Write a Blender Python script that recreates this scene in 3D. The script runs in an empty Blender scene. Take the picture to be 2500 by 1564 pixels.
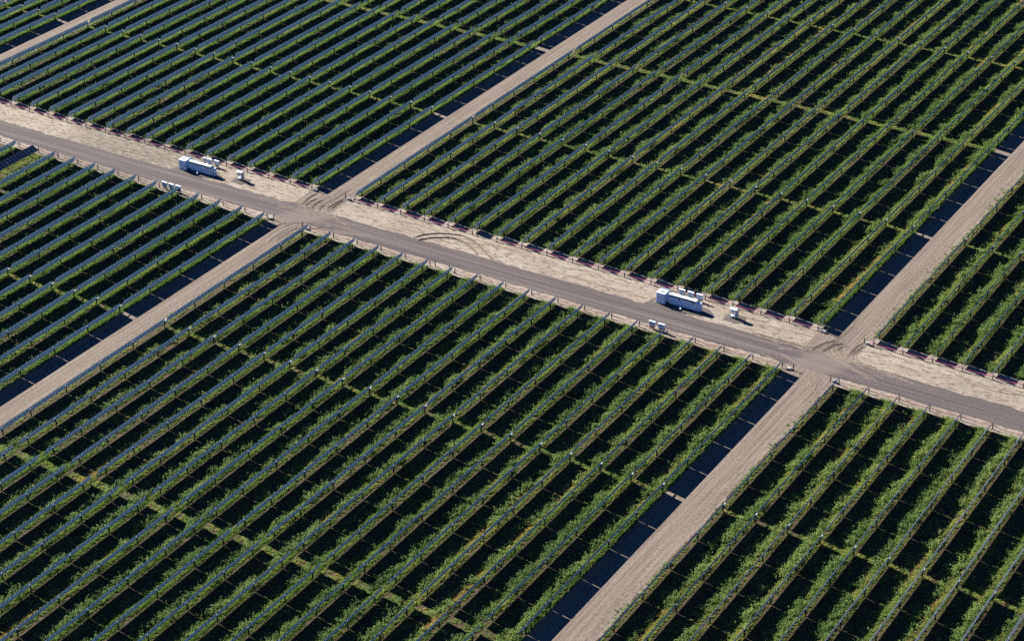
import bpy, math, random
import numpy as np
from mathutils import Vector, Matrix

random.seed(7)
RNG = np.random.default_rng(7)
scene = bpy.context.scene
col = scene.collection
PI = math.pi

# ------------------------------------------------------------------ layout (metres)
S = 5.9                      # row spacing
S0, S2 = 0.9816 * S, 0.9694 * S
GAP = 11.115                 # row to row across a service lane
YF = 15.535                  # far line of cable posts; the near one is y = 0
P, Q, M = 9.0275, 7.010, 8.935
D0, DF0, DMID = 2.775, 2.725, 5.624
HALF = M + 3 * P + Q
TUBE_H = 1.31
TILT = math.radians(60.3)
SUN_V = Vector((1.73, -0.39, -1.0)).normalized()     # the way the light travels
CAM = Vector((235.375, -296.25, 194.10))
CAM_ROT = (math.radians(60.1387), math.radians(0.7338), math.radians(31.8193))
LENS = 72.579

# ------------------------------------------------------------------ camera
cd = bpy.data.cameras.new('camera'); cam = bpy.data.objects.new('camera', cd); col.objects.link(cam)
cam.location = CAM; cam.rotation_euler = CAM_ROT
cd.lens = LENS; cd.sensor_width = 36.0; cd.sensor_fit = 'HORIZONTAL'
cd.clip_start = 1.0; cd.clip_end = 6000.0
scene.camera = cam
_R = np.array(cam.rotation_euler.to_matrix())
def project(pts):
    d = (np.asarray(pts, float) - np.array(CAM)) @ _R
    f = LENS / 36.0
    return np.stack([0.5 + f * d[..., 0] / -d[..., 2], 0.5 - f * d[..., 1] / -d[..., 2] * 1.6], -1)
def in_frame(pts, m=0.05):
    q = project(pts)
    return (q[..., 0] > -m) & (q[..., 0] < 1 + m) & (q[..., 1] > -m) & (q[..., 1] < 1 + m)

# ------------------------------------------------------------------ noise in numpy
def _hash(i, j, seed):
    h = (i.astype(np.int64) * 374761393 + j.astype(np.int64) * 668265263 + seed * 1442695041) & 0x7fffffff
    h = ((h ^ (h >> 13)) * 1274126177) & 0x7fffffff
    return ((h ^ (h >> 16)) & 0xffff) / 65535.0
def vnoise(x, y, seed=0):
    x = np.asarray(x, float); y = np.asarray(y, float)
    i = np.floor(x); j = np.floor(y); u = x - i; v = y - j
    u = u * u * (3 - 2 * u); v = v * v * (3 - 2 * v)
    a = _hash(i, j, seed); b = _hash(i + 1, j, seed); c = _hash(i, j + 1, seed); d = _hash(i + 1, j + 1, seed)
    return a + (b - a) * u + (c - a) * v + (a - b - c + d) * u * v
def fnoise(x, y, seed=0):
    return 0.6 * vnoise(x, y, seed) + 0.28 * vnoise(x * 2.1, y * 2.1, seed + 5) + 0.12 * vnoise(x * 4.3, y * 4.3, seed + 9)

# ------------------------------------------------------------------ materials
def nodes_of(m):
    m.use_nodes = True
    nt = m.node_tree
    return nt, nt.nodes['Principled BSDF']
def link(nt, a, b): nt.links.new(a, b)
def mat(name, base, rough=0.6, metal=0.0, spec=0.5, var=0.12, scale=3.0):
    """plain paint / metal with slight grime variation"""
    m = bpy.data.materials.new(name); nt, b = nodes_of(m)
    b.inputs['Roughness'].default_value = rough; b.inputs['Metallic'].default_value = metal
    b.inputs['Specular IOR Level'].default_value = spec
    tc = nt.nodes.new('ShaderNodeTexCoord'); n = nt.nodes.new('ShaderNodeTexNoise')
    n.inputs['Scale'].default_value = scale; n.inputs['Detail'].default_value = 4
    link(nt, tc.outputs['Object'], n.inputs['Vector'])
    r = nt.nodes.new('ShaderNodeValToRGB')
    lo = [c * (1 - var) for c in base]; hi = [min(1, c * (1 + var)) for c in base]
    r.color_ramp.elements[0].color = (*lo, 1); r.color_ramp.elements[1].color = (*hi, 1)
    r.color_ramp.elements[0].position = .3; r.color_ramp.elements[1].position = .7
    link(nt, n.outputs['Fac'], r.inputs['Fac']); link(nt, r.outputs['Color'], b.inputs['Base Color'])
    return m

class G:
    """small helper for ground node graphs (object coordinates = world coordinates)"""
    def __init__(s, name, rough=0.95):
        s.m = bpy.data.materials.new(name); s.nt, s.b = nodes_of(s.m)
        s.b.inputs['Roughness'].default_value = rough; s.b.inputs['Specular IOR Level'].default_value = 0.15
        s.tc = s.nt.nodes.new('ShaderNodeTexCoord')
    def noise(s, scale, sx=1, sy=1, detail=5, rough=.55, dist=0.0, off=0.0):
        mp = s.nt.nodes.new('ShaderNodeMapping'); mp.inputs['Scale'].default_value = (sx, sy, 1)
        mp.inputs['Location'].default_value = (off, off * 1.7, 0)
        link(s.nt, s.tc.outputs['Object'], mp.inputs['Vector'])
        n = s.nt.nodes.new('ShaderNodeTexNoise'); n.inputs['Scale'].default_value = scale
        n.inputs['Detail'].default_value = detail; n.inputs['Roughness'].default_value = rough
        n.inputs['Distortion'].default_value = dist
        link(s.nt, mp.outputs['Vector'], n.inputs['Vector'])
        return n.outputs['Fac']
    def ramp(s, fac, stops):
        r = s.nt.nodes.new('ShaderNodeValToRGB')
        while len(r.color_ramp.elements) < len(stops): r.color_ramp.elements.new(0.5)
        for e, (p, c) in zip(r.color_ramp.elements, stops):
            e.position = p; e.color = (c, c, c, 1) if isinstance(c, (int, float)) else (*c, 1)
        link(s.nt, fac, r.inputs['Fac']); return r.outputs['Color']
    def mix(s, fac, a, b, mode='MIX'):
        n = s.nt.nodes.new('ShaderNodeMix'); n.data_type = 'RGBA'; n.blend_type = mode
        for sock, v in ((n.inputs['Factor'], fac), (n.inputs['A'], a), (n.inputs['B'], b)):
            if isinstance(v, (int, float)): sock.default_value = v
            elif isinstance(v, tuple): sock.default_value = (*v, 1)
            else: link(s.nt, v, sock)
        return n.outputs['Result']
    def math(s, op, a, b=0.0):
        n = s.nt.nodes.new('ShaderNodeMath'); n.operation = op
        for i, v in enumerate((a, b)):
            if isinstance(v, (int, float)): n.inputs[i].default_value = v
            else: link(s.nt, v, n.inputs[i])
        return n.outputs[0]
    def done(s, colour, bump=None, strength=0.5, dist=0.1):
        link(s.nt, colour, s.b.inputs['Base Color'])
        if bump is not None:
            bn = s.nt.nodes.new('ShaderNodeBump'); bn.inputs['Strength'].default_value = strength
            bn.inputs['Distance'].default_value = dist
            link(s.nt, bump, bn.inputs['Height']); link(s.nt, bn.outputs['Normal'], s.b.inputs['Normal'])
        return s.m

def ground_material():
    g = G('field_soil')
    big = g.noise(.05, detail=3); mid = g.noise(.9); fine = g.noise(7.0, detail=3)
    soil = g.ramp(mid, [(.3, (0.032, 0.021, 0.013)), (.7, (0.061, 0.041, 0.028))])
    straw = g.ramp(fine, [(.35, (0.019, 0.021, 0.006)), (.7, (0.048, 0.038, 0.015))])
    c = g.mix(g.ramp(big, [(.35, .15), (.65, .6)]), soil, straw)
    return g.done(c, mid, .4, .1)
def verge_material():
    g = G('bare_dirt')
    blot = g.noise(.16, 1, 1.6, detail=4); streak = g.noise(.5, .22, 1.7, detail=6, dist=.6)
    fine = g.noise(3.2, .6, 1.3, detail=4, rough=.65); clod = g.noise(1.1, .55, 1.4, detail=5, rough=.7, off=31)
    left = g.noise(.035, 1, .6, detail=2, off=11)
    base = g.ramp(streak, [(.28, (0.142, 0.110, 0.086)), (.5, (0.203, 0.166, 0.133)), (.75, (0.245, 0.206, 0.167))])
    pale = g.mix(g.ramp(blot, [(.42, 0.), (.72, .75)]), base, (0.260, 0.234, 0.201))
    grey = g.mix(g.ramp(left, [(.45, 0.), (.7, .6)]), pale, (0.156, 0.136, 0.113))
    xyz = g.nt.nodes.new('ShaderNodeSeparateXYZ'); link(g.nt, g.tc.outputs['Object'], xyz.inputs[0])
    zone = g.math('SUBTRACT', 1.0, g.math('DIVIDE', g.math('ABSOLUTE', g.math('ADD', xyz.outputs['X'], 58.0)), 26.0)); zone.node.use_clamp = True
    zone = g.ramp(g.math('MULTIPLY', zone, g.math('ADD', blot, .35)), [(.12, 0.), (.5, .8)])
    grey = g.mix(zone, grey, g.ramp(clod, [(.38, (0.171, 0.150, 0.124)), (.52, (0.099, 0.086, 0.068)), (.66, (0.057, 0.050, 0.038))]))
    sp = g.ramp(clod, [(.51, 0.), (.60, .8)])
    c = g.mix(sp, grey, (0.075, 0.058, 0.044))
    sp2 = g.ramp(fine, [(.55, 0.), (.66, .6)])
    c = g.mix(sp2, c, (0.062, 0.050, 0.038))
    return g.done(c, g.math('ADD', clod, g.math('MULTIPLY', fine, .5)), .9, .16)
def road_material():
    g = G('gravel')
    fine = g.noise(2.4, detail=5, rough=.75); st = g.noise(.8, .03, 2.2, detail=5, dist=.25)
    st2 = g.noise(1.0, .016, 1.5, detail=4, off=19, dist=.15); blot = g.noise(.12, .6, 1.5, detail=3)
    base = g.ramp(st, [(.3, (0.047, 0.037, 0.038)), (.6, (0.071, 0.058, 0.060)), (.75, (0.087, 0.074, 0.073))])
    c = g.mix(g.ramp(blot, [(.4, 0.), (.7, .5)]), base, (0.072, 0.062, 0.059))
    c = g.mix(g.ramp(st2, [(.50, 0.), (.59, .6)]), c, (0.144, 0.118, 0.111))
    c = g.mix(g.ramp(g.noise(1.0, .02, 3.4, detail=3, off=61, dist=.1), [(.51, 0.), (.60, .5)]), c, (0.131, 0.109, 0.105))
    c = g.mix(g.ramp(fine, [(.36, .7), (.6, 0.)]), c, (0.031, 0.027, 0.026))
    # dust dragged onto the gravel at the two lane crossings
    xyz = g.nt.nodes.new('ShaderNodeSeparateXYZ'); link(g.nt, g.tc.outputs['Object'], xyz.inputs[0])
    dust = None
    for cx in (-5.0, 111.5):
        dx = g.math('DIVIDE', g.math('ABSOLUTE', g.math('SUBTRACT', g.math('ADD', xyz.outputs['X'], g.math('MULTIPLY', g.math('SUBTRACT', xyz.outputs['Y'], 5.0), -.35)), cx)), 7.5)
        k = g.math('SUBTRACT', 1.0, dx); k.node.use_clamp = True
        dust = k if dust is None else g.math('MAXIMUM', dust, k)
    dn = g.noise(.7, .5, 1.3, detail=6, rough=.7, off=47, dist=1.0)
    fac = g.ramp(g.math('MULTIPLY', dust, g.math('ADD', dn, .35)), [(.24, 0.), (.56, .6)])
    c = g.mix(fac, c, (0.131, 0.106, 0.094))
    return g.done(c, fine, .6, .06)
def lane_material():
    g = G('lane_dirt')
    st = g.noise(.9, 2.0, .045, detail=5, dist=.2); fine = g.noise(2.2, 1.2, .7, detail=5, rough=.75)
    st2 = g.noise(.7, 1.6, .03, detail=4, off=23); blot = g.noise(.12, detail=3)
    c = g.ramp(st, [(.28, (0.088, 0.067, 0.055)), (.5, (0.130, 0.103, 0.085)), (.75, (0.162, 0.133, 0.111))])
    c = g.mix(g.ramp(blot, [(.4, 0.), (.7, .35)]), c, (0.141, 0.117, 0.099))
    c = g.mix(g.ramp(st2, [(.58, 0.), (.70, .55)]), c, (0.062, 0.047, 0.039))
    c = g.mix(g.ramp(fine, [(.51, 0.), (.64, .6)]), c, (0.051, 0.040, 0.033))
    return g.done(c, g.math('ADD', fine, st), .8, .12)
def pad_material():
    g = G('pad_gravel')
    f = g.noise(6.0, detail=4, rough=.75); b = g.noise(.5)
    c = g.ramp(f, [(.3, (0.037, 0.031, 0.030)), (.7, (0.099, 0.086, 0.078))])
    c = g.mix(g.ramp(b, [(.4, 0.), (.8, .5)]), c, (0.104, 0.089, 0.076))
    return g.done(c, f, .9, .08)
def rut_material():
    g = G('churned_soil')
    f = g.noise(3.0, detail=4)
    return g.done(g.ramp(f, [(.3, (0.063, 0.050, 0.038)), (.7, (0.130, 0.104, 0.081))]), f, .7, .08)

def shoulder_material():
    g = G('lane_shoulder_soil')
    f = g.noise(2.4, 1.0, .6, detail=5, rough=.75); st = g.noise(1.1, 2.0, .05, detail=4, off=9)
    c = g.ramp(f, [(.36, (0.062, 0.050, 0.042)), (.52, (0.118, 0.094, 0.078)), (.66, (0.165, 0.134, 0.112))])
    return g.done(g.mix(g.ramp(st, [(.45, 0.), (.62, .7)]), c, (0.175, 0.142, 0.118)), f, .9, .12)
M_SHOULDER = shoulder_material()
M_GROUND, M_VERGE, M_ROAD, M_LANE, M_PAD, M_RUT = ground_material(), verge_material(), road_material(), lane_material(), pad_material(), rut_material()
M_STEEL = mat('galvanised_steel', (.20, .21, .22), .5, .6, var=.25)
M_POST = mat('weathered_post_steel', (.085, .085, .09), .6, .5, var=.3)
M_BRIGHT = mat('bright_zinc', (.33, .345, .36), .45, .25, var=.12)
M_TUBE = mat('tube_steel', (.40, .42, .44), .45, .4, var=.15)
M_BACK = mat('module_backsheet', (.76, .80, .82), .5, 0, var=.06, scale=.8)
M_FRAME = mat('module_frame', (.50, .52, .56), .4, .7, var=.08)
M_WHITE = mat('white_enclosure_paint', (.56, .64, .72), .45, 0, var=.04, scale=1.2)
M_ROOF = mat('white_roof_sheet', (.47, .52, .55), .4, 0, var=.04, scale=1.2)
M_DARK = mat('dark_louvre_and_gap_shade', (.02, .022, .026), .6, 0)
M_GREY = mat('grey_paint', (.33, .35, .37), .5, 0)
M_SIGN_R = mat('red_warning_label', (.45, .06, .05), .5, 0)
M_PINK = mat('pink_conduit', (.36, .035, .10), .5, 0, var=.2)
M_BLACK = mat('black_cable', (.02, .02, .022), .5, 0)
M_PALE = mat('pale_conduit', (.5, .48, .46), .5, 0)
M_CONC = mat('concrete', (.36, .34, .31), .9, 0)

def glass_material():
    m = bpy.data.materials.new('module_glass'); nt, b = nodes_of(m)
    b.inputs['Roughness'].default_value = .22; b.inputs['Specular IOR Level'].default_value = .5
    b.inputs['Sheen Weight'].default_value = .34; b.inputs['Sheen Roughness'].default_value = .15; b.inputs['Sheen Tint'].default_value = (.95, .93, 1.0, 1)   # dust film
    tc = nt.nodes.new('ShaderNodeTexCoord'); n = nt.nodes.new('ShaderNodeTexNoise'); n.inputs['Scale'].default_value = 1.3
    link(nt, tc.outputs['Object'], n.inputs['Vector'])
    r = nt.nodes.new('ShaderNodeValToRGB')
    r.color_ramp.elements[0].color = (.006, .009, .022, 1); r.color_ramp.elements[1].color = (.012, .017, .038, 1)
    link(nt, n.outputs['Fac'], r.inputs['Fac']); link(nt, r.outputs['Color'], b.inputs['Base Color'])
    # a little daylight passes between the cells, as in real glass modules
    tp = nt.nodes.new('ShaderNodeBsdfTransparent'); tp.inputs['Color'].default_value = (.62, .85, 1, 1)
    mx = nt.nodes.new('ShaderNodeMixShader'); mx.inputs[0].default_value = .045
    link(nt, b.outputs[0], mx.inputs[1]); link(nt, tp.outputs[0], mx.inputs[2]); link(nt, mx.outputs[0], nt.nodes['Material Output'].inputs['Surface'])
    return m
M_GLASS = glass_material()
_nt = M_BACK.node_tree; _b = _nt.nodes['Principled BSDF']; _tl = _nt.nodes.new('ShaderNodeBsdfTranslucent'); _tl.inputs['Color'].default_value = (.62, .82, 1, 1)
_mx = _nt.nodes.new('ShaderNodeMixShader'); _mx.inputs[0].default_value = .38
link(_nt, _b.outputs[0], _mx.inputs[1]); link(_nt, _tl.outputs[0], _mx.inputs[2]); link(_nt, _mx.outputs[0], _nt.nodes['Material Output'].inputs['Surface'])

def leaf_material(name, stops, rough=.6):
    m = bpy.data.materials.new(name); nt, b = nodes_of(m)
    at = nt.nodes.new('ShaderNodeAttribute'); at.attribute_type = 'INSTANCER'; at.attribute_name = 'tint'
    r = nt.nodes.new('ShaderNodeValToRGB')
    while len(r.color_ramp.elements) < len(stops): r.color_ramp.elements.new(.5)
    for e, (p, c) in zip(r.color_ramp.elements, stops): e.position = p; e.color = (*c, 1)
    link(nt, at.outputs['Fac'], r.inputs['Fac'])
    link(nt, r.outputs['Color'], b.inputs['Base Color'])
    b.inputs['Roughness'].default_value = rough; b.inputs['Specular IOR Level'].default_value = .25
    tr = nt.nodes.new('ShaderNodeBsdfTranslucent'); link(nt, r.outputs['Color'], tr.inputs['Color'])
    mx = nt.nodes.new('ShaderNodeMixShader'); mx.inputs[0].default_value = .42
    out = nt.nodes['Material Output']
    link(nt, b.outputs[0], mx.inputs[1]); link(nt, tr.outputs[0], mx.inputs[2]); link(nt, mx.outputs[0], out.inputs['Surface'])
    return m
STOPS = [(0., (.040, .085, .020)), (.3, (.105, .195, .042)), (.6, (.215, .290, .075)), (.82, (.33, .32, .09)), (1., (.36, .27, .10))]
M_WEED = leaf_material('weed_leaf', STOPS)
M_GRASS = leaf_material('grass_blade', STOPS)

# ------------------------------------------------------------------ mesh building
class MB:
    def __init__(s): s.v = []; s.f = []; s.mi = []
    def quad(s, pts, mi=0):
        n = len(s.v); s.v += [tuple(p) for p in pts]; s.f.append(tuple(range(n, n + len(pts)))); s.mi.append(mi); return s
    def box(s, c, d, mi=0, rot=None, taper=1.0):
        n = len(s.v); hx, hy, hz = d[0] / 2, d[1] / 2, d[2] / 2
        for z in (-1, 1):
            t = taper if z > 0 else 1.0
            for x, y in ((-1, -1), (1, -1), (1, 1), (-1, 1)):
                p = Vector((x * hx * t, y * hy * t, z * hz))
                if rot is not None: p = rot @ p
                s.v.append((p.x + c[0], p.y + c[1], p.z + c[2]))
        for f in ((3, 2, 1, 0), (4, 5, 6, 7), (0, 1, 5, 4), (1, 2, 6, 5), (2, 3, 7, 6), (3, 0, 4, 7)):
            s.f.append(tuple(n + i for i in f)); s.mi.append(mi)
        return s
    def bbox(s, x0, x1, y0, y1, z0, z1, mi=0):
        return s.box(((x0 + x1) / 2, (y0 + y1) / 2, (z0 + z1) / 2), (x1 - x0, y1 - y0, z1 - z0), mi)
    def bevbox(s, x0, x1, y0, y1, z0, z1, b=.04, mi=0):
        """box with chamfered top and vertical edges"""
        def ring(x0, x1, y0, y1, z, c):
            return [(x0 + c, y0, z), (x1 - c, y0, z), (x1, y0 + c, z), (x1, y1 - c, z), (x1 - c, y1, z), (x0 + c, y1, z), (x0, y1 - c, z), (x0, y0 + c, z)]
        rings = [ring(x0, x1, y0, y1, z0, b), ring(x0, x1, y0, y1, z1 - b, b), ring(x0 + b, x1 - b, y0 + b, y1 - b, z1, b * .6)]
        n = len(s.v)
        for r in rings: s.v += r
        for k in range(2):
            for i in range(8):
                j = (i + 1) % 8; s.f.append((n + k * 8 + i, n + k * 8 + j, n + k * 8 + 8 + j, n + k * 8 + 8 + i)); s.mi.append(mi)
        s.f.append(tuple(n + 16 + i for i in range(8))); s.mi.append(mi)
        s.f.append(tuple(n + 7 - i for i in range(8))); s.mi.append(mi)
        return s
    def tube(s, pts, r, seg=6, mi=0, cap=True):
        pts = [Vector(p) for p in pts]; n0 = len(s.v)
        for i, p in enumerate(pts):
            t = (pts[min(i + 1, len(pts) - 1)] - pts[max(i - 1, 0)]).normalized()
            up = Vector((0, 0, 1)) if abs(t.z) < .9 else Vector((1, 0, 0))
            a = t.cross(up).normalized(); b = a.cross(t).normalized()
            rr = r[i] if isinstance(r, (list, tuple)) else r
            for k in range(seg):
                w = 2 * PI * k / seg; q = p + a * math.cos(w) * rr + b * math.sin(w) * rr
                s.v.append(tuple(q))
        for i in range(len(pts) - 1):
            for k in range(seg):
                k2 = (k + 1) % seg; a = n0 + i * seg
                s.f.append((a + k, a + k2, a + seg + k2, a + seg + k)); s.mi.append(mi)
        if cap:
            s.f.append(tuple(n0 + k for k in reversed(range(seg)))); s.mi.append(mi)
            e = n0 + (len(pts) - 1) * seg
            s.f.append(tuple(e + k for k in range(seg))); s.mi.append(mi)
        return s
    def mesh(s, name, mats):
        me = bpy.data.meshes.new(name); me.from_pydata(s.v, [], s.f)
        for m in mats: me.materials.append(m)
        me.polygons.foreach_set('material_index', s.mi); me.update()
        return me
    def obj(s, name, mats, parent=None, loc=(0, 0, 0), rot=(0, 0, 0)):
        return new_obj(name, s.mesh(name, mats), parent, loc, rot)
def new_obj(name, me, parent=None, loc=(0, 0, 0), rot=(0, 0, 0)):
    o = bpy.data.objects.new(name, me); col.objects.link(o); o.location = loc; o.rotation_euler = rot
    if parent is not None: o.parent = parent
    return o
def tag(o, label=None, cat=None, group=None, kind=None):
    if label: o['label'] = label
    if cat: o['category'] = cat
    if group: o['group'] = group
    if kind: o['kind'] = kind
    return o
def empty(name, loc=(0, 0, 0), rz=0.0):
    o = bpy.data.objects.new(name, None); col.objects.link(o); o.location = loc; o.rotation_euler = (0, 0, rz)
    o.empty_display_size = .3; return o
def copy_tree(o, parent=None):
    c = o.copy(); col.objects.link(c)
    if parent is not None: c.parent = parent
    for ch in list(o.children): copy_tree(ch, c)
    return c

# ------------------------------------------------------------------ world and sun
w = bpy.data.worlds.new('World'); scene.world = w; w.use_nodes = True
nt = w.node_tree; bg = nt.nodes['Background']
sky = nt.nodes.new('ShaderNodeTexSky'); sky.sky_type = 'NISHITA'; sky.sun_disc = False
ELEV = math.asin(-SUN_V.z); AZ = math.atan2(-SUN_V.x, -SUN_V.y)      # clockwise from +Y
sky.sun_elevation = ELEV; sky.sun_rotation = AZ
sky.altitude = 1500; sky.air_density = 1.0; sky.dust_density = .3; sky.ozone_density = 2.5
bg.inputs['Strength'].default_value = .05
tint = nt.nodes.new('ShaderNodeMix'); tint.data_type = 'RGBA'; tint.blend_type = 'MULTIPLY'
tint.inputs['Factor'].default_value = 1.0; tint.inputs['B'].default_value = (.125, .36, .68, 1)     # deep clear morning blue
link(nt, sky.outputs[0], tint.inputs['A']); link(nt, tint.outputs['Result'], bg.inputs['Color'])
sd = bpy.data.lights.new('sun', 'SUN'); sd.energy = 5.0; sd.angle = math.radians(.53); sd.color = (1.0, .95, .86)
so = bpy.data.objects.new('sun', sd); col.objects.link(so)
so.rotation_euler = SUN_V.to_track_quat('-Z', 'Y').to_euler(); so.location = (-100, 100, 150)
vs = scene.view_settings
vs.view_transform = 'Standard'; vs.look = 'None'; vs.gamma = 1.0; vs.exposure = 2.0

# ------------------------------------------------------------------ rows
def row_x(b, j):
    if b == 'B': return j * S
    if b == 'A': return -GAP - j * S0
    if b == 'Z': return -GAP - 18 * S0 - GAP - j * S0
    return 18 * S + GAP + j * S2
BLOCKS = {'Z': 14, 'A': 19, 'B': 19, 'C': 12}
LANES = [(row_x('Z', 0), row_x('A', 18)), (row_x('A', 0), 0.0), (18 * S, row_x('C', 0))]

# ------------------------------------------------------------------ ground sheets
def sheet(name, edge_a, edge_b, z, m):
    """two polylines of equal length -> strip"""
    b = MB(); n = len(edge_a)
    b.v = [(x, y, z) for x, y in edge_a] + [(x, y, z) for x, y in edge_b]
    b.f = [(i, i + 1, n + i + 1, n + i) for i in range(n - 1)]; b.mi = [0] * (n - 1)
    o = b.obj(name, [m]); tag(o, kind='structure'); return o
def xstrip(name, x0, x1, ya, yb, z, m, amp=.35, seed=1, step=.5, bulge=()):
    xs = np.arange(x0, x1 + step, step)
    na = (fnoise(xs * .35, xs * 0, seed) - .5) * 2 * amp + (fnoise(xs * 1.6, xs * 0, seed + 3) - .5) * amp
    nb = (fnoise(xs * .35, xs * 0 + 9, seed + 1) - .5) * 2 * amp + (fnoise(xs * 1.6, xs * 0, seed + 4) - .5) * amp
    eb = yb + nb
    for cx, wd, h in bulge: eb = eb + h * np.exp(-((xs - cx) / wd) ** 4)
    return sheet(name, list(zip(xs, ya + na)), list(zip(xs, eb)), z, m)
def ystrip(name, y0, y1, xa, xb, z, m, amp=.25, seed=1, step=.5):
    ys = np.arange(y0, y1 + step, step)
    na = (fnoise(ys * .3, ys * 0, seed) - .5) * 2 * amp + (fnoise(ys * 1.5, ys * 0, seed + 3) - .5) * amp
    nb = (fnoise(ys * .3, ys * 0 + 9, seed + 1) - .5) * 2 * amp + (fnoise(ys * 1.5, ys * 0, seed + 4) - .5) * amp
    return sheet(name, list(zip(xb + nb, ys)), list(zip(xa + na, ys)), z, m)

gb = MB(); gb.quad([(-3000, -3000, 0), (3000, -3000, 0), (3000, 3000, 0), (-3000, 3000, 0)])
tag(gb.obj('ground', [M_GROUND]), kind='structure')
xstrip('dirt_verge', -190, 260, -.9, 18.1, .004, M_VERGE, .35, 11)
xstrip('dirt_verge', -190, 260, 199.0, 216.5, .004, M_VERGE, .35, 15)
k = 0
for xl, xr in LANES:
    for y0, y1 in ((-190, 1.9), (8.3, 200.5)):
        k += 1
        ystrip('service_lane', y0, y1, xl + .35, xr - 1.35, .008, M_LANE, .22, 20 + k)
        ystrip('lane_shoulder', y0, y1 - (1.5 if y0 < 0 else 0), xr - 3.3, xr - 1.2, .012, M_SHOULDER, .45, 50 + k)
xstrip('gravel_road', -190, 260, 1.75, 8.2, .012, M_ROAD, .42, 31)
xstrip('gravel_road', -190, 260, 206.5, 213.0, .012, M_ROAD, .28, 35)

def pad(name, pts, z, seed):
    """irregular gravel pad: an outline of world points subdivided and roughened"""
    out = []
    n = len(pts)
    for i in range(n):
        a = Vector(pts[i]); b = Vector(pts[(i + 1) % n]); m = max(2, int((b - a).length / .35))
        for t in range(m): out.append(a + (b - a) * t / m)
    c = sum(out, Vector((0, 0))) / len(out)
    pts2 = []
    for i, p in enumerate(out):
        r = 1 + .10 * (float(vnoise(np.array(p.x * 1.1), np.array(p.y * 1.1), seed)) - .5)
        q = c + (p - c) * r; pts2.append((q.x, q.y, z))
    b = MB(); b.v = pts2 + [(c.x, c.y, z + .05)]; m = len(pts2)
    b.f = [(i, (i + 1) % m, m) for i in range(m)]; b.mi = [0] * m
    tag(b.obj(name, [M_PAD]), kind='structure')

# wheel ruts: pairs of low ridges
def smooth(pts, n=8):
    out = []; p = [np.array(q, float) for q in pts]
    p = [2 * p[0] - p[1]] + p + [2 * p[-1] - p[-2]]
    for i in range(1, len(p) - 2):
        for t in np.linspace(0, 1, n, endpoint=False):
            out.append(.5 * (2 * p[i] + (p[i + 1] - p[i - 1]) * t + (2 * p[i - 1] - 5 * p[i] + 4 * p[i + 1] - p[i + 2]) * t * t + (3 * p[i] - p[i - 1] - 3 * p[i + 1] + p[i + 2]) * t ** 3))
    out.append(p[-2]); return out
def rut(bm_, pts, wd=.42, h=.10):
    ctr = smooth(pts); n = len(ctr); prof = [(-.75, -.02), (-.42, h), (-.16, .0), (.16, .0), (.42, h), (.75, -.02)]
    base = len(bm_.v); L = 0
    for i, c in enumerate(ctr):
        t = ctr[min(i + 1, n - 1)] - ctr[max(i - 1, 0)]; t = t / (np.linalg.norm(t) + 1e-9); nn = np.array([-t[1], t[0]])
        fade = min(1, i / 3, (n - 1 - i) / 3)
        for k2, (u, z) in enumerate(prof):
            jit = 1 + .5 * (random.random() - .5)
            bm_.v.append((*(c + nn * u * wd * (.9 + .2 * random.random())), .018 + max(-.016, z * fade * jit)))
    for i in range(n - 1):
        for k2 in range(5):
            a = base + i * 6 + k2; bm_.f.append((a, a + 6, a + 7, a + 1)); bm_.mi.append(0)
rb = MB()
RUTS = [[(19.9, 8.2), (21.4, 10.6), (23.5, 12.4), (26.2, 13.5), (28.5, 13.9), (31.0, 13.3), (33.0, 12.3), (36.2, 10.1), (38.8, 8.5)],
        [(21.2, 7.4), (22.4, 9.1), (25.0, 11.2), (27.9, 12.0), (30.3, 11.6), (33.0, 10.2), (35.4, 8.5)],
        [(-9.1, 15.0), (-9.3, 12.6), (-9.1, 10.9), (-8.6, 8.6)], [(-7.5, 13.1), (-8.0, 10.0), (-7.0, 8.1), (-4.0, 5.8)],
        [(-6.1, 13.4), (-6.3, 10.2), (-5.3, 7.8), (-2.3, 6.3)], [(-4.5, 11.6), (-4.4, 9.4), (-3.6, 8.0)],
        [(-2.5, 15.6), (-3.0, 12.9), (-2.7, 9.0)], [(-2.0, 15.0), (-2.3, 12.4), (-2.0, 9.6)],
        [(111.0, 14.1), (109.4, 12.2), (108.5, 10.1), (108.2, 8.1)], [(111.1, 13.9), (110.6, 10.9), (109.8, 8.4)],
        [(112.5, 13.7), (111.2, 12.3), (110.9, 11.2)], [(112.7, 13.3), (112.0, 10.1)], [(115.3, 15.6), (114.8, 13.3), (114.7, 9.7)],
        [(115.8, 14.8), (115.5, 12.6), (115.3, 10.3)], [(96.0, 8.6), (101.0, 8.7), (105.0, 8.8), (107.4, 8.2)]]
for i, r_ in enumerate(RUTS): rut(rb, r_, .36 if i > 1 else .32, .06 if i > 1 else .09)
tag(rb.obj('wheel_ruts', [M_RUT]), kind='structure')
fb = MB()
for cx in (-5.6, 111.6):
    for _ in range(9):
        a = random.uniform(-2.4, 2.2); sg = random.choice((-1, 1)); up = random.random() < .6; q = random.uniform(-1.6, 1.6); e = random.uniform(6, 15)
        if up: pts = [(cx + a, 21), (cx + a, 14 + q), (cx + a + sg * 2.2, 9 + q * .5), (cx + a + sg * e, 6.2 + q)]
        else: pts = [(cx + a, -9), (cx + a, -3.5 + q), (cx + a + sg * 2.2, .8 + q * .4), (cx + a + sg * e, 3.6 + q)]
        for off in (0, 1.7): rut(fb, [(x + off * .9, y + off * (.3 if up else -.3) * -sg) for x, y in pts], random.uniform(.16, .26), .02)
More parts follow.
